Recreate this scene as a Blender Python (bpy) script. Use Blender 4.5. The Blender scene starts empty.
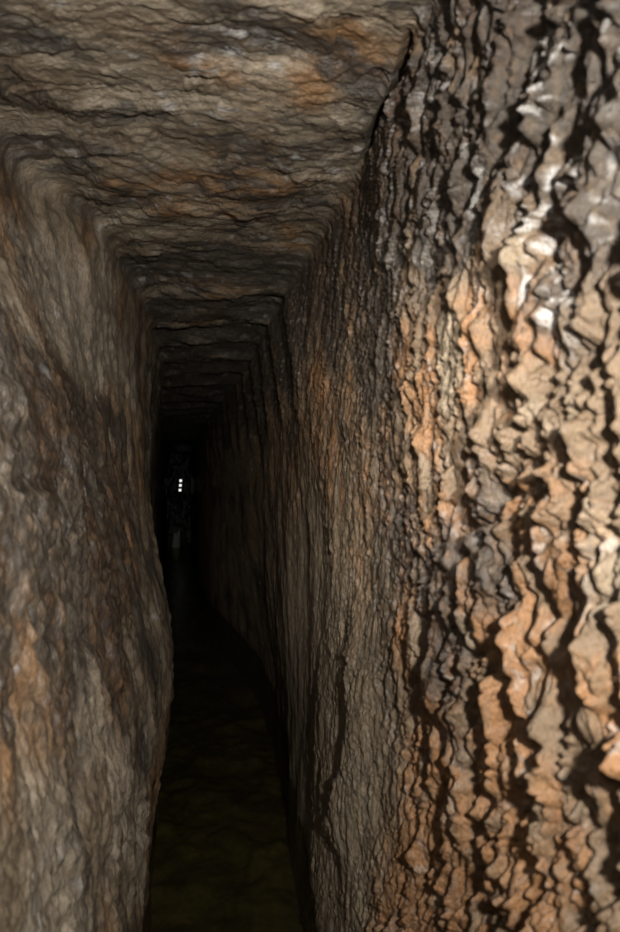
import bpy, math, random
import numpy as np
from mathutils import Vector, Matrix

F = np.float32
sc = bpy.context.scene
col = sc.collection
QUAL = 1.0                       # mesh density

# ------------------------------------------------------------------ noise
def _h(ix, iy, iz, s):
    with np.errstate(over='ignore'):
        n = (ix.astype(np.uint32) * np.uint32(0x8da6b343)) ^ (iy.astype(np.uint32) * np.uint32(0xd8163841)) \
            ^ (iz.astype(np.uint32) * np.uint32(0xcb1ab31f)) ^ np.uint32((s * 0x9e3779b1) & 0xffffffff)
        n ^= n >> np.uint32(15); n *= np.uint32(0x2c1b3c6d)
        n ^= n >> np.uint32(12); n *= np.uint32(0x297a2d39)
        n ^= n >> np.uint32(15)
    return n
_G = np.array([(1,1,0),(-1,1,0),(1,-1,0),(-1,-1,0),(1,0,1),(-1,0,1),(1,0,-1),(-1,0,-1),
               (0,1,1),(0,-1,1),(0,1,-1),(0,-1,-1),(1,1,0),(-1,1,0),(0,-1,1),(0,-1,-1)], F)
def perlin(x, y, z, s=0):
    x = np.asarray(x, F); y = np.asarray(y, F) + 0*x; z = np.asarray(z, F) + 0*x
    fx, fy, fz = np.floor(x), np.floor(y), np.floor(z)
    ix, iy, iz = fx.astype(np.int32), fy.astype(np.int32), fz.astype(np.int32)
    x = x-fx; y = y-fy; z = z-fz
    u = x*x*x*(x*(x*6-15)+10); v = y*y*y*(y*(y*6-15)+10); w = z*z*z*(z*(z*6-15)+10)
    def g(a, b, c):
        k = _h(ix+a, iy+b, iz+c, s) & np.uint32(15)
        G = _G[k]
        return G[..., 0]*(x-a) + G[..., 1]*(y-b) + G[..., 2]*(z-c)
    def lx(b, c):
        p = g(0, b, c); return p + u*(g(1, b, c)-p)
    def ly(c):
        p = lx(0, c); return p + v*(lx(1, c)-p)
    p = ly(0)
    return (p + w*(ly(1)-p)).astype(F)
def fbm(x, y, z, o=4, s=0, g=.5):
    t = 0; a = 1.; n = 0
    for k in range(o):
        t = t + a*perlin(x*2**k, y*2**k, z*2**k, s+17*k); n += a; a *= g
    return t/n
def voronoi(u, v, s=0):
    """anisotropy is in the coordinates: returns f1, f2, a random number of the cell, offset from the cell point"""
    u = np.asarray(u, F); v = np.asarray(v, F)
    iu, iv = np.floor(u).astype(np.int32), np.floor(v).astype(np.int32)
    f1 = np.full(u.shape, 9., F); f2 = f1.copy(); r = np.zeros(u.shape, F); du = r.copy(); dv = r.copy()
    zz = np.zeros_like(iu)
    for a in (-1, 0, 1):
        for b in (-1, 0, 1):
            k = _h(iu+a, iv+b, zz, s)
            pu = iu+a + .12+.76*(k & np.uint32(1023)).astype(F)/1023 - u
            pv = iv+b + .12+.76*((k >> np.uint32(10)) & np.uint32(1023)).astype(F)/1023 - v
            d = np.sqrt(pu*pu+pv*pv)
            n = d < f1
            f2 = np.where(n, f1, np.minimum(f2, d))
            r = np.where(n, ((k >> np.uint32(20)) & np.uint32(1023)).astype(F)/1023, r)
            du = np.where(n, -pu, du); dv = np.where(n, -pv, dv)
            f1 = np.where(n, d, f1)
    return f1, f2, r, du, dv
def ss(a, b, x):
    t = np.clip((x-a)/(b-a), 0, 1); return t*t*(3-2*t)
def blob(y, z, y0, z0, ry, rz, soft=.5):
    d = np.sqrt(((y-y0)/ry)**2 + ((z-z0)/rz)**2)
    return 1-ss(1-soft, 1+soft, d)

# ------------------------------------------------------------------ the passage: control curves (metres; water level is z = 0)
EYE = 1.15
D_END = 15.2
# wall x at depth y and height z
YL = [-2, .3, .75, 1.0, 1.5, 1.75, 1.98, 2.25, 2.6, 3.0, 3.5, 4.5, 6, 9, 15.2]
ZL = [-.4, 0, .25, .55, 1.15, 1.6, 1.9]
XL = [[-.25,-.22,-.18,-.15,-.10,-.09,-.085,-.085,-.085,-.10,-.16,-.25,-.28,-.27,-.26],
      [-.26,-.23,-.19,-.16,-.11,-.10,-.09,-.09,-.090,-.10,-.16,-.25,-.28,-.27,-.26],
      [-.26,-.23,-.19,-.16,-.10,-.08,-.06,-.050,-.045,-.05,-.13,-.24,-.28,-.27,-.26],
      [-.25,-.22,-.19,-.17,-.11,-.085,-.055,-.035,-.025,-.035,-.12,-.23,-.27,-.27,-.26],
      [-.28,-.25,-.23,-.225,-.21,-.20,-.185,-.17,-.153,-.125,-.15,-.21,-.26,-.26,-.26],
      [-.37,-.36,-.35,-.35,-.34,-.31,-.23,-.205,-.18,-.15,-.14,-.15,-.21,-.24,-.25],
      [-.43,-.43,-.43,-.43,-.42,-.385,-.26,-.22,-.18,-.15,-.13,-.115,-.19,-.23,-.24]]
YR = [-2, .3, .8, 1.1, 1.5, 2.0, 2.7, 3.4, 4.3, 5.1, 6, 7.2, 9, 15.2]
ZR = [-.4, 0, .5, 1.15, 1.6, 1.9]
XR = [[.36,.36,.36,.36,.36,.38,.43,.50,.54,.54,.45,.32,.25,.22],
      [.36,.36,.36,.36,.36,.38,.43,.50,.54,.54,.45,.32,.25,.22],
      [.40,.40,.40,.40,.40,.41,.43,.47,.50,.48,.42,.31,.25,.22],
      [.42,.42,.42,.42,.42,.43,.43,.44,.45,.43,.38,.31,.25,.22],
      [.42,.42,.42,.42,.42,.42,.42,.42,.43,.40,.36,.31,.25,.22],
      [.37,.37,.37,.37,.41,.41,.405,.40,.42,.39,.35,.30,.24,.22]]
def table(ys, zs, xs, y, z):
    """smooth-ish lookup: linear in z between rows, monotone cubic-like (smoothstep mixed) in y"""
    rows = []
    yf = np.linspace(ys[0], ys[-1], 3000)
    for r in xs:
        a = np.interp(yf, ys, r)
        k = np.exp(-.5*(np.arange(-60, 61)/9.)**2); k /= k.sum()
        a = np.convolve(np.pad(a, 60, mode='edge'), k, 'valid')
        rows.append(np.interp(y, yf, a))
    rows = np.array(rows)                                   # z rows x ny
    out = np.empty((len(y), len(z)), F)
    zf = np.linspace(zs[0], zs[-1], 600)
    k = np.exp(-.5*(np.arange(-40, 41)/14.)**2); k /= k.sum()
    for i in range(len(y)):
        a = np.interp(zf, zs, rows[:, i])
        a = np.convolve(np.pad(a, 40, mode='edge'), k, 'valid')
        out[i] = np.interp(z, zf, a)
    return out

nb = 40
inv = np.linspace(1/.34, 1/D_END, int(1150*QUAL))
yy = np.concatenate([np.linspace(-1.6, .33, nb, endpoint=False), 1/inv]).astype(F)
ex = yy[-1]-np.linspace(0, 1, 2)                            # keep the list monotone
far = np.linspace(4.5, D_END, 130)
yy = np.unique(np.concatenate([yy[yy < 4.5], far])).astype(F)
NL, NC, NR = int(520*QUAL), int(330*QUAL), int(1150*QUAL)
zb = -.38
ZC = 1.90
def zramp(n):                                               # denser above the water
    return np.linspace(zb, ZC, n).astype(F)
zl = zramp(NL); zr = zramp(NR)
XLg = table(YL, ZL, XL, yy, zl)
XRg = table(YR, ZR, XR, yy, zr)
ny = len(yy); nt = NL+NC+NR-2
P = np.zeros((ny, nt, 3), F)
P[:, :, 1] = yy[:, None]
P[:, :NL, 0] = XLg; P[:, :NL, 2] = zl
tc = np.linspace(0, 1, NC).astype(F)
P[:, NL-1:NL-1+NC, 0] = XLg[:, -1:]*(1-tc)+XRg[:, -1:]*tc
P[:, NL-1:NL-1+NC, 2] = ZC
P[:, NL+NC-2:, 0] = XRg[:, ::-1]; P[:, NL+NC-2:, 2] = zr[::-1]
# round the two upper corners
def smooth_t(A, sig):
    r = int(sig*3); k = np.exp(-.5*(np.arange(-r, r+1)/sig)**2).astype(F); k /= k.sum()
    B = np.pad(A, ((0, 0), (r, r), (0, 0)), mode='reflect', reflect_type='odd')
    out = np.zeros_like(A)
    for i, w in enumerate(k): out += w*B[:, i:i+A.shape[1]]
    return out
P = smooth_t(P, 13*QUAL)
# normals into the passage
du = np.gradient(P, axis=0); dt = np.gradient(P, axis=1)
N = np.cross(dt, du); N /= np.linalg.norm(N, axis=2, keepdims=True)+1e-9
mid = N[ny//2, NL+NC//2]
if mid[2] > 0: N = -N                                       # ceiling normal must look down
N = smooth_t(N, 9*QUAL); N /= np.linalg.norm(N, axis=2, keepdims=True)+1e-9

X, Y, Z = P[..., 0], P[..., 1], P[..., 2]
ti = np.arange(nt)
cl, cr = NL-1, NL+NC-2
wC = (ss(cl-16*QUAL, cl+14*QUAL, ti)*(1-ss(cr-16*QUAL, cr+16*QUAL, ti))).astype(F)
wR = ss(cr-16*QUAL, cr+16*QUAL, ti).astype(F)
wL = (1-ss(cl-16*QUAL, cl+14*QUAL, ti)).astype(F)

H = np.zeros((ny, nt), F)          # height into the passage
CAV = np.zeros((ny, nt), F)        # 0 crevice .. 1 raised
OCH = np.zeros((ny, nt), F); PALE = OCH.copy(); DARK = OCH.copy(); WHITE = OCH.copy()
dy_local = np.gradient(yy)[:, None]
def lod(wavelength):               # fade what the mesh cannot carry
    return 1-ss(.3, .9, dy_local/wavelength)

# ---------------- right wall: bark-like plates between deep upright crevices
s0 = NL+NC-2-int(30*QUAL)
y, z, x = Y[:, s0:], Z[:, s0:], X[:, s0:]
slant = .06+.38*ss(1.1, 1.9, z)+.22*ss(.8, .1, z)*ss(1.5, 1.0, y)
q = y + slant*(1.15-z)*-1.0
w1 = fbm(y*5, z*3.2, x*2, 3, 11); w2 = fbm(y*16, z*9, x*3, 3, 12); w3 = fbm(y*40, z*28, 0*x, 2, 13)
uq = q + .036*w1 + .010*w2 + .003*w3
vq = z + .09*fbm(y*5, z*3, 7+0*x, 2, 14) + .03*perlin(y*20, z*12, 3+0*x, 15)
rough = np.clip(.30 + .85*ss(1.55, .95, y+.25*w1) + .10*ss(1.2, 1.7, z), .25, 1.1)      # the near wall is coarser
grey = blob(y, z, 2.2, .45, 1.0, .62, .45)*ss(1.25, 1.5, y+.2*w1)                         # calmer grey face low and deeper in
rough = rough*(1-.62*grey)*(1+.4*ss(.98, .68, y))
patch = blob(y+.03*w2, z+.03*w1, 1.03, 1.36, .06, .085, .35)                                # smooth pale chip
rough = rough*(1-.75*patch)
f1, f2, r1, a1, b1 = voronoi(uq/.062+.35*w2, vq/.27, 21)
c1 = ss(.0, .34+.2*w1, f2-f1)
g1, g2, r2, a2, b2 = voronoi(uq/.024+.4*w2+.1*w3, vq/.115+.25*w3, 22)
c2 = ss(.0, .42, g2-g1)
dome = np.sqrt(np.clip(1-(g1/.85)**2, 0, 1))
gate2 = ss(-.2, .2, fbm(y*7, z*5, 12+0*x, 2, 36))
c1 = 1-(1-c1)*(.25+.75*ss(-.12, .2, fbm(y*6, z*3.5, 22+0*x, 2, 37)))
c2 = 1-(1-c2)*(.3+.7*gate2)
h1, h2, r3, a3, b3 = voronoi(uq/.0105+.5*w3, vq/.046, 23)
c3 = ss(.0, .5, h2-h1)
rid = 1-np.abs(perlin(uq/.05, vq/.36, .5+0*x, 24))*2.1
rid2 = 1-np.abs(perlin(uq/.022, vq/.15, .2+0*x, 25))*2.0
crack_gate = ss(-.25, .25, fbm(y*4, z*2.5, 2+0*x, 2, 26))
bil = 0
for kk, (lam, am, asp) in enumerate(((.060, .034, 5.0), (.029, .029, 4.2), (.0145, .020, 3.2), (.0078, .012, 2.4))):
    bil = bil + am*(np.abs(perlin(uq/lam+.45*fbm(y/(lam*1.6), z/(lam*4.5), kk+0*x, 2, 160+kk), vq/(lam*asp)+.3*kk, 11.3+kk+0*x, 140+kk))-.25)*(lod(lam*1.6) if kk > 1 else 1)
R = (rough*bil + .010*rough*(c1-1)*(.35+.65*crack_gate) + .006*rough*(r1-.5)*c1 + .006*rough*a1*c1 + .010*rough*perlin(uq/.034, vq/.11, 3+0*x, 40) + .016*rough*perlin(uq/.017, vq/.045, 4+0*x, 30)
     + .005*(.35+.65*rough)*(c2-1) + .005*rough*(r2-.5)*c2 + .006*rough*b2*c2
     + .009*rough*(.4+.6*gate2)*(dome-.7)
     + (.0042*(.4+.6*rough)*(c3-1) + .0035*(r3-.5)*(.4+.6*rough))*lod(.02)
     + (.0075*perlin(uq/.011, vq/.024, 7+0*x, 38) - .0060*np.abs(perlin(uq/.016, vq/.034, 9+0*x, 48)))*lod(.02)*(.5+.5*rough) + .0038*perlin(uq/.0055, vq/.010, 7+0*x, 39)*lod(.012)
     + .012*rough*(rid-.5) + .009*rough*(rid2-.5)
     + .022*w1 + .018*w2*rough + .006*w3*lod(.03)
     + .05*fbm(y*1.3, z*1.1, 5+0*x, 2, 27))
R = R*(.55+.45*ss(6, 2.5, y))*.8
# fine upright grain on the grey face
gr = perlin(uq/.012, vq/.16, 1+0*x, 28)
R += .0035*gr*(grey+.4*patch)*lod(.02)
# single long black crack low on the wall
yc = np.interp(z, [.25, .34, .50, .62, .70, .85], [1.84, 1.77, 1.66, 1.65, 1.67, 1.70]) + .012*w2 + .01*w1
wd = np.interp(z, [.26, .36, .50, .60, .72, .85], [.004, .022, .030, .020, .010, .002])
crk = (1-ss(.4, 1.0, np.abs(y-yc)/wd))*ss(.24, .3, z)*ss(.88, .8, z)
R += .030*ss(-.28, -.01, y-yc)*ss(.012, -.006, y-yc)*ss(.24, .34, z)*ss(.88, .7, z)-.03*crk*(y > yc)
# transverse chisel frames up by the roof deeper in
fr = (y*2.1 + .15 + .55*(1.9-z) + .25*fbm(y*2, z*2, 0*x, 2, 29)) % 1.0
saw = .5-.5*np.cos(2*np.pi*fr**1.5)
frame_w = ss(2.1, 2.7, y)*ss(1.25, 1.65, z)
R += .026*saw*frame_w
# nodule
nod = blob(y+.01*w2, z+.01*w1, .775, 1.43, .024, .024, .35)
R += .014*nod
# crevice at the junction with the roof
H[:, s0:] += R*wR[s0:]
frd = (1-ss(.15, .5, fr)+ss(.8, .95, fr))*frame_w  # shade in the gaps between frames, painted through the dark mask
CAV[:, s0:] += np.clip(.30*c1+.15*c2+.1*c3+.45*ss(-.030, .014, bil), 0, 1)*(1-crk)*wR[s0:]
big = fbm(y*2.2, z*1.6, 3+0*x, 3, 31)
mot = fbm(y*14, z*6, 4+0*x, 4, 32, .65)
orange = ss(-.10, .26, big+.8*mot+.45*ss(1.0, .2, z)*ss(1.5, 1.2, y)-.6*grey+.22*(r2-.5)+.12*(r3-.5)+.1*blob(y, z, 1.40, .75, .16, .8))
OCH[:, s0:] += np.clip(orange, 0, 1)*wR[s0:]
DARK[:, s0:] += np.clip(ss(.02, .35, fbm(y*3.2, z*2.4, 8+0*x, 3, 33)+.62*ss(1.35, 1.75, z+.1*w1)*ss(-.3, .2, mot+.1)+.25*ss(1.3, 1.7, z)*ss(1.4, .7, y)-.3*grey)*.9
                        + .8*blob(y+.1*w1, z, 1.45, .95, .09, .35)*(1-grey) + .55*ss(.10, .0, z+.05*w1) + .8*frd + .9*crk, 0, 1)*wR[s0:]  # frame gaps and long crack get their shade painted in here
PALE[:, s0:] += np.clip(.9*patch + .85*nod + .85*grey + ss(.18, .42, fbm(y*11, z*7, 9+0*x, 3, 34))*.6, 0, 1)*wR[s0:]
WHITE[:, s0:] += np.clip(ss(.10, .30, .8*fbm(uq*95, vq*50, 6+0*x, 3, 35, .65)+.45*fbm(uq*26, vq*8, 6+0*x, 2, 43))*(.45*ss(.0, .3, mot+.15)
                  + 1.0*blob(y+.05*w1, z+.05*w2, .71, 1.48, .10, .15)+.6*blob(y, z, 1.0, 1.75, .5, .22)), 0, 1)*wR[s0:]

# ---------------- roof: thin flaking layers
a, b = NL-1-int(30*QUAL), NL+NC-2+int(30*QUAL)
x, y, z = X[:, a:b], Y[:, a:b], Z[:, a:b]
w = wC[a:b]
k1 = fbm(x*4, y*3.2, z*2, 3, 41); k2 = fbm(x*9, y*12, z*3, 3, 42); k3 = fbm(x*30, y*42, 0*x, 2, 43)
xs = x + .16*k1 + .03*k2; ys = y + .18*x + .20*k1 + .05*k2
lay = fbm(xs*4.5, ys*9, 2+0*x, 4, 44)*4.2
fl = np.floor(lay); fr_ = lay-fl
terr = fl+ss(.55, .95, fr_)
lay2 = fbm(xs*10, ys*24, 5+0*x, 3, 45)*4.0
f2_ = lay2-np.floor(lay2); terr2 = np.floor(lay2)+ss(.5, .95, f2_)
e1, e2, q1, ea, eb = voronoi(xs/.09+.3*k2, ys/.036, 46)
ce = ss(0, .4, e2-e1)
C_ = (.0055*terr*ss(-.3, .2, fbm(x*3, y*3, 31+0*x, 2, 49)) + .0034*terr2*ss(-.2, .25, fbm(x*4, y*4, 33+0*x, 2, 50)) + .0028*(ce-1)+ .0025*(q1-.5)*ce + .030*k1 + .012*k2 + .0045*k3*lod(.03) + .002*perlin(xs/.012, ys/.007, 0*x, 56)*lod(.014)
      + .05*fbm(x*1.6, y*1.4, 1+0*x, 2, 47))
pr = (y*2.1 + .35*x + .25*fbm(x*2, y*2, 0*x, 2, 48)) % 1.0
sw = .5-.5*np.cos(2*np.pi*pr**1.5)
C_ += .034*sw*ss(2.0, 2.7, y)*(.35+.65*ss(-.25, .25, fbm(x*3, y*2.5, 61+0*x, 2, 57)))
prd = (1-ss(.2, .7, pr)+ss(.8, .95, pr))*ss(2.0, 2.7, y)  # shade behind each roof step, painted as dark bands
chip = blob(x+.03*k2, y+.03*k1, .115, 1.21, .11, .06, .35)
C_ -= .022*chip*(.6+.8*k2+.5*(q1-.5))
sl = (1-ss(.3, 1, np.abs((y-1.312)+.35*(x-.03)+.008*k2)/.010))*ss(.035, .02, np.abs(x-.035))
C_ -= .03*sl
H[:, a:b] += C_*w
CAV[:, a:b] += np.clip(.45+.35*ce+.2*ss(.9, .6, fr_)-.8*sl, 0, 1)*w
OCH[:, a:b] += np.clip(ss(.0, .34, fbm(x*3.5, y*3, 6+0*x, 3, 51)+.35*k2+.7*chip+.4*blob(x+.1*k1, y+.1*k2, .1, 1.8, .3, .16)-.3*ss(.0, -.3, x)), 0, 1)*w
PALE[:, a:b] += np.clip(ss(.0, .35, fbm(x*5, y*6, 9+0*x, 3, 52)+.2)*.9 + .9*chip, 0, 1)*w
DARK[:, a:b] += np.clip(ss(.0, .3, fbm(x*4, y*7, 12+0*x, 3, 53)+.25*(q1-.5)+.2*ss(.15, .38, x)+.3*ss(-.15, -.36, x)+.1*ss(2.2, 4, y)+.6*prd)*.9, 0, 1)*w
WHITE[:, a:b] += np.clip(ss(.16, .36, fbm(x*18, y*30, 14+0*x, 3, 54)+.1*chip)*.8*ss(-.1, .25, fbm(x*4, y*4, 15+0*x, 2, 55)+.3*chip), 0, 1)*w

# ---------------- left wall: smoother, rippled and bulging
b = NL-1+int(30*QUAL)
x, y, z = X[:, :b], Y[:, :b], Z[:, :b]
w = wL[:b]
z0_ = z; z = z + np.clip(x-XLg[:, -1:], 0, .3)*ss(1.66, 1.86, z)
m1 = fbm(y*3.5, z*2.2, 3+x*2, 3, 61); m2 = fbm(y*13, z*7, x*3, 3, 62); m3 = fbm(y*36, z*20, 0*x, 2, 63)
u_ = y + .08*m1 + .03*m2 + .16*(z-1.0); v_ = z + .08*m1
p1, p2, ra, pa, pb = voronoi(u_/.085, v_/.17, 64)
cp = ss(0, .55, p2-p1)
t1, t2, rb, ta, tb = voronoi(u_/.034+.3*m2, v_/.07, 65)
ct = ss(0, .5, t2-t1)
s1, s2, rc, sa, sb = voronoi(u_/.014+.4*m3, v_/.034, 66)
cs = ss(0, .5, s2-s1)
coarse = .45+.55*ss(-.2, .3, fbm(y*2.5, z*2, 21+0*x, 2, 67)+.25*ss(1.6, .9, z))
lr = perlin(u_/.07, v_/.25, .5+0*x, 68)
dm = np.sqrt(np.clip(1-(t1/.8)**2, 0, 1)); lump = blob(y+.1*m1, z, 1.55, 1.12, .6, .32, .5)
d3_ = np.sqrt(np.clip(1-(s1/.8)**2, 0, 1))
gl_ = ss(-.1, .3, fbm(y*5, z*4, 41+0*x, 2, 70))
L_ = (.013*lump*(dm-.6) + .005*lump*(d3_-.6) + .010*coarse*(cp-1)*gl_ + .008*(ra-.5)*cp + .006*coarse*(ct-1)*gl_ + .006*coarse*(rb-.5)*ct + (.0016*(cs-1)+.0018*(rc-.5))*lod(.025)
      + .0035*perlin(y/.012, z/.022, 7+0*x, 76)*lod(.02) + .0016*perlin(y/.0055, z/.009, 7+0*x, 77)*lod(.012) + .010*perlin(u_/.03, v_/.09, 2+0*x, 78)*coarse
      + .010*lr + .028*m1 + .014*m2 + .004*m3*lod(.03) + .03*fbm(y*1.4, z*1.3, 11+0*x, 2, 69))
hz = (1-ss(.2, 1, np.abs(z-1.185+.10*(y-1.0)+.05*m2)/.024))*ss(1.42, 1.2, y)
L_ -= .012*hz
egg = blob(y+.02*m2, z+.01*m1, 1.13, 1.275, .055, .036, .3)
L_ += .014*egg
H[:, :b] += L_*w
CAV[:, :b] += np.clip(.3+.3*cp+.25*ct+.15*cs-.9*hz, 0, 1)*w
OCH[:, :b] += np.clip(.7*blob(y+.1*m1, z+.08*m1, 1.1, .88, .3, .16)*ss(-.2, .2, m2)+ss(-.05, .32, fbm(y*3, z*2, 5+0*x, 3, 71)+.4*m2+.42*lump*(1+1.5*(rb-.5))-.2*blob(y, z, 1.2, .45, .6, .35)+.9*blob(y+.05*m1, z, 2.0, .10, .5, .16)), 0, 1)*w
PALE[:, :b] += np.clip(.8*blob(y+.1*m1, z, 2.1, 1.62, .5, .2)*ss(-.25, .2, m2+.1)+ss(.0, .36, fbm(y*4, z*2.2, 7+0*x, 3, 72)+.22*blob(y, z, 1.3, .5, .7, .4)+.25*blob(y, z, 1.2, 1.55, .45, .25)+.45*blob(y+.1*m1, z, 2.0, 1.62, .3, .17))*.85 + .9*egg, 0, 1)*w  # upper shoulder painted paler to look lit
DARK[:, :b] += np.clip(ss(.0, .3, fbm(y*4.5, z*2.6, 9+0*x, 3, 73)+.42*lump+.30*blob(y, z, 1.8, 1.15, .6, .36)-.5*blob(y+.1*m1, z, 2.1, 1.62, .5, .2)-.25*egg+.15*(rb-.5)+.5*ss(.10, .0, z))*.9, 0, 1)*w
WHITE[:, :b] += np.clip(ss(.2, .36, fbm(y*26, z*18, 10+0*x, 3, 74))*.5*ss(-.05, .25, fbm(y*3, z*3, 12+0*x, 2, 75)), 0, 1)*w

# crevice where the roof meets the right wall, nearest stretch
jt = np.abs(ti[None, :]-(cr+2*QUAL+8*QUAL*perlin(yy*6, 0*yy, 0*yy, 81)[:, None]))/(5.5*QUAL)
jn = (1-ss(.3, 1.2, jt))*(ss(1.08, 1.18, yy)*ss(1.62, 1.45, yy))[:, None]
H -= .05*jn
CAV *= (1-.8*jn)

Q = P + N*H[..., None]

# ------------------------------------------------------------------ materials
def nodes(m):
    m.use_nodes = True
    nt_ = m.node_tree
    for n in list(nt_.nodes): nt_.nodes.remove(n)
    def nd(t, **k):
        n = nt_.nodes.new(t)
        for a_, v_ in k.items(): setattr(n, a_, v_)
        return n
    return nt_, nd, nt_.links.new
def rock(name, base, ochre, pale, dark, white, bump=.5, rough=.5, grain=(60, 60, 22), wet=.15):
    m = bpy.data.materials.new(name)
    t, nd, ln = nodes(m)
    out = nd('ShaderNodeOutputMaterial'); b = nd('ShaderNodeBsdfPrincipled')
    ln(b.outputs[0], out.inputs[0])
    tcn = nd('ShaderNodeTexCoord'); mp = nd('ShaderNodeMapping'); mp.inputs['Scale'].default_value = grain
    ln(tcn.outputs['Object'], mp.inputs[0])
    n1 = nd('ShaderNodeTexNoise'); n1.inputs['Scale'].default_value = 1.0; n1.inputs['Detail'].default_value = 6; n1.inputs['Roughness'].default_value = .62
    ln(mp.outputs[0], n1.inputs['Vector'])
    n2 = nd('ShaderNodeTexNoise'); n2.inputs['Scale'].default_value = 4.2; n2.inputs['Detail'].default_value = 5
    ln(mp.outputs[0], n2.inputs['Vector'])
    sep = nd('ShaderNodeAttribute', attribute_name='stain_shade')            # r ochre, g pale, b dark and painted shade, a white crust
    sp = nd('ShaderNodeSeparateColor'); ln(sep.outputs['Color'], sp.inputs[0])
    cav = nd('ShaderNodeAttribute', attribute_name='relief')
    def math_(op, a_, b_=None, clamp=False):
        n = nd('ShaderNodeMath', operation=op, use_clamp=clamp)
        for i, v in enumerate((a_, b_)):
            if v is None: continue
            if isinstance(v, (int, float)): n.inputs[i].default_value = v
            else: ln(v, n.inputs[i])
        return n.outputs[0]
    def mix(fac, c1_, c2_, blend='MIX'):
        n = nd('ShaderNodeMix', data_type='RGBA', blend_type=blend)
        for key, v in ((0, fac), (6, c1_), (7, c2_)):
            if isinstance(v, (int, float)): n.inputs[key].default_value = v
            elif isinstance(v, tuple): n.inputs[key].default_value = (*v, 1)
            else: ln(v, n.inputs[key])
        return n.outputs[2]
    g = math_('MULTIPLY', math_('SUBTRACT', n1.outputs[0], .5), 1.9)
    c = mix(math_('ADD', sp.outputs[0], g, True), base, ochre)
    c = mix(math_('MULTIPLY', math_('ADD', sp.outputs[1], g, True), .85), c, pale)
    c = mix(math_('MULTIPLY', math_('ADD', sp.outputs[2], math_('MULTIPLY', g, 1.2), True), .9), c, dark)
    c = mix(math_('MULTIPLY', math_('MULTIPLY', sep.outputs['Alpha'], math_('MULTIPLY', n2.outputs[0], 1.7, True)), .8), c, white)
    # base colour darkens towards the crevices
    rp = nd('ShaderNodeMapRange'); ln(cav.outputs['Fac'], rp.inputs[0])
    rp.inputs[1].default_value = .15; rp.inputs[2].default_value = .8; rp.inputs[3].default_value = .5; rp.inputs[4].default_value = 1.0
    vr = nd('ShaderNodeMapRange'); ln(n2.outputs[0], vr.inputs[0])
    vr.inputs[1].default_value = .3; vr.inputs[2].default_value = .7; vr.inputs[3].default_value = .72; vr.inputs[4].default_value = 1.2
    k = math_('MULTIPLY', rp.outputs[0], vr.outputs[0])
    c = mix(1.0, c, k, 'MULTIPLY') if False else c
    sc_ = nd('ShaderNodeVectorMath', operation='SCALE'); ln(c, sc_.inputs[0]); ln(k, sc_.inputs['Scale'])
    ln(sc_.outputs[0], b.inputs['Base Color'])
    rr = nd('ShaderNodeMapRange'); ln(n1.outputs[0], rr.inputs[0])
    rr.inputs[1].default_value = .3; rr.inputs[2].default_value = .7; rr.inputs[3].default_value = rough-.16; rr.inputs[4].default_value = rough+.18
    ln(math_('MAXIMUM', math_('SUBTRACT', rr.outputs[0], math_('MULTIPLY', sp.outputs[2], .1), True), .34), b.inputs['Roughness'])
    b.inputs['Specular IOR Level'].default_value = .6
    bm1 = nd('ShaderNodeBump'); bm1.inputs['Strength'].default_value = bump; bm1.inputs['Distance'].default_value = .010
    ln(n1.outputs[0], bm1.inputs['Height'])
    bm2 = nd('ShaderNodeBump'); bm2.inputs['Strength'].default_value = bump; bm2.inputs['Distance'].default_value = .0032
    ln(n2.outputs[0], bm2.inputs['Height']); ln(bm1.outputs[0], bm2.inputs['Normal'])
    ln(bm2.outputs[0], b.inputs['Normal'])
    ln(bm1.outputs[0], b.inputs['Coat Normal']); b.inputs['Coat Roughness'].default_value = .33; ln(math_('MULTIPLY', math_('ADD', sp.outputs[2], .35), wet), b.inputs['Coat Weight'])
    return m
M_right = rock('ridged_limestone', (.20,.135,.078), (.33,.165,.068), (.40,.32,.22), (.050,.040,.031), (.62,.60,.57), 1.0, .46, (85, 85, 34), .4)
M_left = rock('rippled_limestone', (.19,.145,.095), (.25,.13,.055), (.34,.285,.215), (.045,.037,.030), (.50,.50,.50), .6, .55, (50, 60, 28))
M_roof = rock('flaking_limestone', (.22,.17,.115), (.30,.165,.075), (.36,.30,.22), (.065,.058,.05), (.55,.54,.52), .7, .5, (30, 60, 50))

M_far = rock('painted_gloom_limestone', (.012,.011,.010), (.014,.011,.009), (.016,.015,.013), (.008,.008,.007), (.02,.02,.02), .5, .9, (20, 20, 20))  # near-black colours stand in for the unlit far end
M_far.node_tree.nodes['Principled BSDF'].inputs['Specular IOR Level'].default_value = .05
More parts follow.
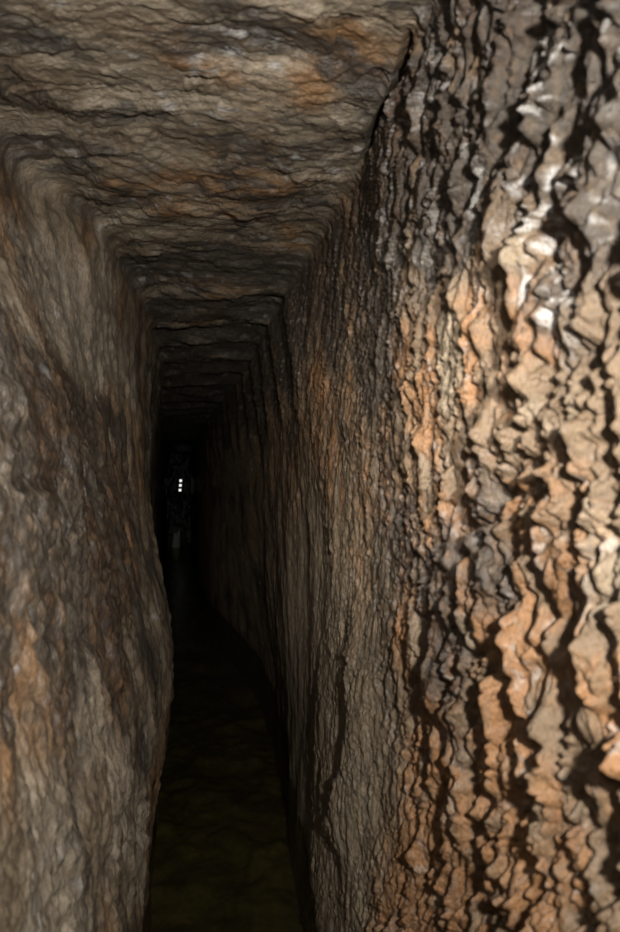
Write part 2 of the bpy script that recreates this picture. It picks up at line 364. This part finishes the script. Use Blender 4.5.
# ------------------------------------------------------------------ mesh helpers
def tag(o, label, cat, kind=None, group=None):
    o['label'] = label; o['category'] = cat
    if kind: o['kind'] = kind
    if group: o['group'] = group
    return o
def grid_object(name, V, mat, stain_shade=None, relief=None, flip=False):
    n0, n1_ = V.shape[:2]
    me = bpy.data.meshes.new(name)
    nv = n0*n1_
    idx = np.arange(nv, dtype=np.int32).reshape(n0, n1_)
    q_ = np.stack([idx[:-1, :-1], idx[1:, :-1], idx[1:, 1:], idx[:-1, 1:]], -1).reshape(-1, 4)
    if flip: q_ = q_[:, ::-1]
    nf = len(q_)
    me.vertices.add(nv); me.vertices.foreach_set('co', np.ascontiguousarray(V, F).ravel())
    me.loops.add(nf*4); me.loops.foreach_set('vertex_index', np.ascontiguousarray(q_).ravel())
    me.polygons.add(nf)
    me.polygons.foreach_set('loop_start', np.arange(0, nf*4, 4, dtype=np.int32))
    me.polygons.foreach_set('use_smooth', np.ones(nf, bool))
    me.update(calc_edges=True)
    if stain_shade is not None:
        at = me.attributes.new('stain_shade', 'FLOAT_COLOR', 'POINT')
        at.data.foreach_set('color', np.ascontiguousarray(stain_shade, F).ravel())
    if relief is not None:
        at = me.attributes.new('relief', 'FLOAT', 'POINT')
        at.data.foreach_set('value', np.ascontiguousarray(relief, F).ravel())
    me.materials.append(mat)
    o = bpy.data.objects.new(name, me); col.objects.link(o)
    return o

DARK = np.clip(DARK + 1.2*ss(7.5, 11, Y), 0, 1.2); WHITE *= 1-ss(6, 9, Y); OCH *= 1-.65*ss(2.3, 4, Y); PALE = np.clip(PALE+.25*ss(2.5, 4, Y)*wR, 0, 1)  # gloom painted in with depth through the dark mask
ST = np.stack([OCH, PALE, DARK, WHITE], -1)
def piece(name, i0, i1, mat):
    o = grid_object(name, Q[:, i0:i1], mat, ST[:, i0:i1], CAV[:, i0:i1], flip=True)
    o.data.materials.append(M_far)                          # near-black rock, painting in the darkness deep inside
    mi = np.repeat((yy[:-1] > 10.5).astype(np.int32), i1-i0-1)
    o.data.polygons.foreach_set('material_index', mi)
    return o
tag(piece('wall_left', 0, NL, M_left), 'smoother rippled brown and grey rock wall bulging over the water', 'wall', 'structure')
tag(piece('ceiling', NL-1, NL+NC-1, M_roof), 'flat rough rock roof of the passage in thin flaking layers', 'ceiling', 'structure')
tag(piece('wall_right', NL+NC-2, nt, M_right), 'brightly lit bark-like orange brown rock wall with deep upright crevices', 'wall', 'structure')

# end of the passage, where it turns away into the dark
n = 60
ex_ = np.linspace(-.7, .7, n); ez_ = np.linspace(-.4, 2.1, 100)
gx, gz = np.meshgrid(ex_, ez_, indexing='ij')
gy = 15.0 + .06*fbm(gx*5, gz*3, 0*gx, 4, 91)
E = np.stack([gx, gy, gz], -1).astype(F)
es = np.stack([0*gx, 0*gx, 1+0*gx, 0*gx], -1)
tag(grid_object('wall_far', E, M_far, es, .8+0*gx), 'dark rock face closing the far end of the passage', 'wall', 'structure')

# floor under the water
fy = np.concatenate([np.linspace(-1.6, 5, 330), np.linspace(5.05, 15.3, 120)]); fx = np.linspace(-.55, .85, 110)
gy, gx = np.meshgrid(fy, fx, indexing='ij')
fw = fbm(gx*4, gy*3, 0*gx, 3, 96)
d1, d2, rr_, _, _ = voronoi(gx/.24+.9*fw, gy/.34+.9*fbm(gx*4, gy*3, 5+0*gx, 3, 94), 95)
fz = -.31 + .07*fbm(gx*4+.8*fw, gy*2.5, 0*gx, 4, 97) + .02*ss(0, .8, d2-d1)*rr_ + .012*fbm(gx*16, gy*13, 2+0*gx, 3, 93)
M_floor = rock('silted_stone', (.17,.15,.07), (.20,.155,.07), (.26,.23,.12), (.06,.055,.03), (.3,.3,.2), .4, .6, (14, 14, 14))
fs = np.stack([.5+fbm(gx*3, gy*3, 0*gx, 3, 98), .4+fbm(gx*4, gy*4, 3+0*gx, 3, 99), .35+1.2*fbm(gx*4, gy*3, 5+0*gx, 3, 100), 0*gx], -1)
tag(grid_object('floor', np.stack([gx, gy, fz], -1).astype(F), M_floor, np.clip(fs, 0, 1), .7+.3*ss(0, .6, d2-d1)), 'silty olive brown rock floor seen faintly under the water', 'floor', 'structure')

# water
M_water = bpy.data.materials.new('dark_water')
t, nd, ln = nodes(M_water)
out = nd('ShaderNodeOutputMaterial'); tr = nd('ShaderNodeBsdfTransparent'); gl = nd('ShaderNodeBsdfGlossy'); mx = nd('ShaderNodeMixShader'); fn = nd('ShaderNodeFresnel')
tr.inputs[0].default_value = (.56, .54, .36, 1); gl.inputs['Roughness'].default_value = .22; fn.inputs[0].default_value = 1.33
wn = nd('ShaderNodeTexNoise'); wn.inputs['Scale'].default_value = 9; wn.inputs['Detail'].default_value = 3; wn.inputs['Distortion'].default_value = .8
wt = nd('ShaderNodeTexCoord'); ln(wt.outputs['Object'], wn.inputs['Vector'])
wb = nd('ShaderNodeBump'); wb.inputs['Strength'].default_value = .35; wb.inputs['Distance'].default_value = .02
ln(wn.outputs[0], wb.inputs['Height']); ln(wb.outputs[0], gl.inputs['Normal']); ln(wb.outputs[0], fn.inputs['Normal'])
fm = nd('ShaderNodeMath', operation='MULTIPLY'); fm.inputs[1].default_value = .2; ln(fn.outputs[0], fm.inputs[0]); ln(fm.outputs[0], mx.inputs[0]); ln(tr.outputs[0], mx.inputs[1]); ln(gl.outputs[0], mx.inputs[2]); ln(mx.outputs[0], out.inputs[0])
wy = np.linspace(-1.6, 15.2, 500); wx = np.linspace(-.5, .8, 60)
gy, gx = np.meshgrid(wy, wx, indexing='ij')
gz = .004*fbm(gx*6, gy*5, 0*gx, 3, 110)
tag(grid_object('water', np.stack([gx, gy, gz], -1).astype(F), M_water), 'still dark greenish water covering the passage floor', 'water', 'structure')

# ------------------------------------------------------------------ the three lights far inside
def simple(name, c, r, em=None, st=0):
    m = bpy.data.materials.new(name)
    t, nd, ln = nodes(m)
    out = nd('ShaderNodeOutputMaterial'); b = nd('ShaderNodeBsdfPrincipled'); ln(b.outputs[0], out.inputs[0])
    nz = nd('ShaderNodeTexNoise'); nz.inputs['Scale'].default_value = 40; nz.inputs['Detail'].default_value = 4
    rp = nd('ShaderNodeMapRange'); ln(nz.outputs[0], rp.inputs[0]); rp.inputs[3].default_value = r-.1; rp.inputs[4].default_value = r+.1
    ln(rp.outputs[0], b.inputs['Roughness'])
    cr_ = nd('ShaderNodeMix', data_type='RGBA'); ln(nz.outputs[0], cr_.inputs[0])
    cr_.inputs[6].default_value = (*[v*.75 for v in c], 1); cr_.inputs[7].default_value = (*[min(1, v*1.2) for v in c], 1)
    ln(cr_.outputs[2], b.inputs['Base Color'])
    if em: b.inputs['Emission Color'].default_value = (*em, 1); b.inputs['Emission Strength'].default_value = st
    return m
import bmesh
def rbox(bm, c, s, bev, rotx=0):
    r = bmesh.ops.create_cube(bm, size=1.0)
    for v in r['verts']:
        v.co = Vector((v.co.x*s[0], v.co.y*s[1], v.co.z*s[2])) + Vector(c)
    es_ = list({e for v in r['verts'] for e in v.link_edges})
    bmesh.ops.bevel(bm, geom=es_, offset=bev, segments=3, profile=.6, affect='EDGES')
def part(name, bm, mat, parent):
    me = bpy.data.meshes.new(name); bm.to_mesh(me); bm.free(); me.materials.append(mat)
    for p in me.polygons: p.use_smooth = True
    o = bpy.data.objects.new(name, me); col.objects.link(o); o.parent = parent
    return o
M_house = simple('black_casing', (.012,.012,.012), .6)
M_lens = simple('white_light', (.8,.8,.8), .3, (1, .98, .94), 1.1)
# position on the ray through the bright marks
LY, LX, LZ = 14.86, .008, 1.15+.086
lamp = bpy.data.objects.new('wall_lamp', None); col.objects.link(lamp); lamp.location = (LX, LY, LZ)
tag(lamp, 'slim black lamp with three small bright white square lights in a column', 'lamp')
bm = bmesh.new(); rbox(bm, (0, .02, 0), (.085, .05, .31), .012)
part('casing', bm, M_house, lamp)
bm = bmesh.new(); rbox(bm, (0, .09, 0), (.04, .12, .10), .008)
part('bracket', bm, M_house, lamp)
for k in (-1, 0, 1):
    bm = bmesh.new(); rbox(bm, (.006*k, -.008, .097*k), (.047, .014, .048), .004)
    part('light_panel', bm, M_lens, lamp)

# pale stone out of the water below the lamp
M_stone = simple('pale_stone', (.42,.41,.39), .8)
bm = bmesh.new()
bmesh.ops.create_icosphere(bm, subdivisions=5, radius=1)
co = np.array([v.co[:] for v in bm.verts], F)
nz = fbm(co[:, 0]*1.4, co[:, 1]*1.4, co[:, 2]*1.4, 4, 120)
knob = np.exp(-(((co[:, 0]-.62)**2+(co[:, 2]-.78)**2)/.07))
for v, n_, kb in zip(bm.verts, nz, knob):
    d = v.co.copy(); v.co = d*(1+.35*n_+.55*kb)
    v.co = Vector((v.co.x*.085, v.co.y*.08, v.co.z*.27))
st = part('stone', bm, M_stone, None)
st.location = (-.07, 14.62, .02)
tag(st, 'dim pale grey stone rising from dark water below the three far lights', 'stone')

# ------------------------------------------------------------------ light
def lamp_(name, kind, loc, energy, size=None, color=(1, 1, 1)):
    l = bpy.data.lights.new(name, kind); l.energy = energy; l.color = color
    if size: l.shadow_soft_size = size
    o = bpy.data.objects.new(name, l); col.objects.link(o); o.location = loc
    return o
lamp_('crevice_fill', 'POINT', (-.03, -.06, 1.22), 3.5, .03, (1, .96, .90))  # added fill by the camera, lifts the crevices
fl_ = lamp_('flash_beam', 'SPOT', (.165, -.16, 1.28), 118, .022, (1, .96, .90))
fl_.data.spot_size = math.radians(108); fl_.data.spot_blend = 1.0
bm_ = lamp_('depth_fill', 'SPOT', (.05, -.10, 1.33), 120, .02, (1, .96, .90))  # added narrow spot to brighten the deeper passage
bm_.data.spot_size = math.radians(36); bm_.data.spot_blend = 1.0
bm_.rotation_euler = (Vector((.13, 1.0, -.04))).to_track_quat('-Z', 'Y').to_euler()
fl_.rotation_euler = (Vector((.02, 1.0, -.07))).to_track_quat('-Z', 'Y').to_euler()
w_ = bpy.data.worlds.new('dark'); sc.world = w_; w_.use_nodes = True
w_.node_tree.nodes['Background'].inputs[0].default_value = (0, 0, 0, 1)

# ------------------------------------------------------------------ camera
cam = bpy.data.cameras.new('camera'); co_ = bpy.data.objects.new('camera', cam); col.objects.link(co_)
FP = 718.
cam.sensor_fit = 'VERTICAL'; cam.sensor_height = 36; cam.lens = FP/932*36
cam.clip_start = .02; cam.clip_end = 100
yaw = math.atan((310-180)/FP); pitch = math.atan((490-466)/FP*math.cos(yaw))
co_.location = (0, 0, EYE)
co_.rotation_mode = 'XYZ'
co_.rotation_euler = (math.pi/2+pitch, 0, -yaw)
cam.dof.use_dof = True; cam.dof.focus_distance = 3.0; cam.dof.aperture_fstop = 4.5
sc.camera = co_
sc.view_settings.view_transform = 'Standard'
sc.view_settings.look = 'None'
sc.view_settings.exposure = 0
sc.cycles.use_denoising = True
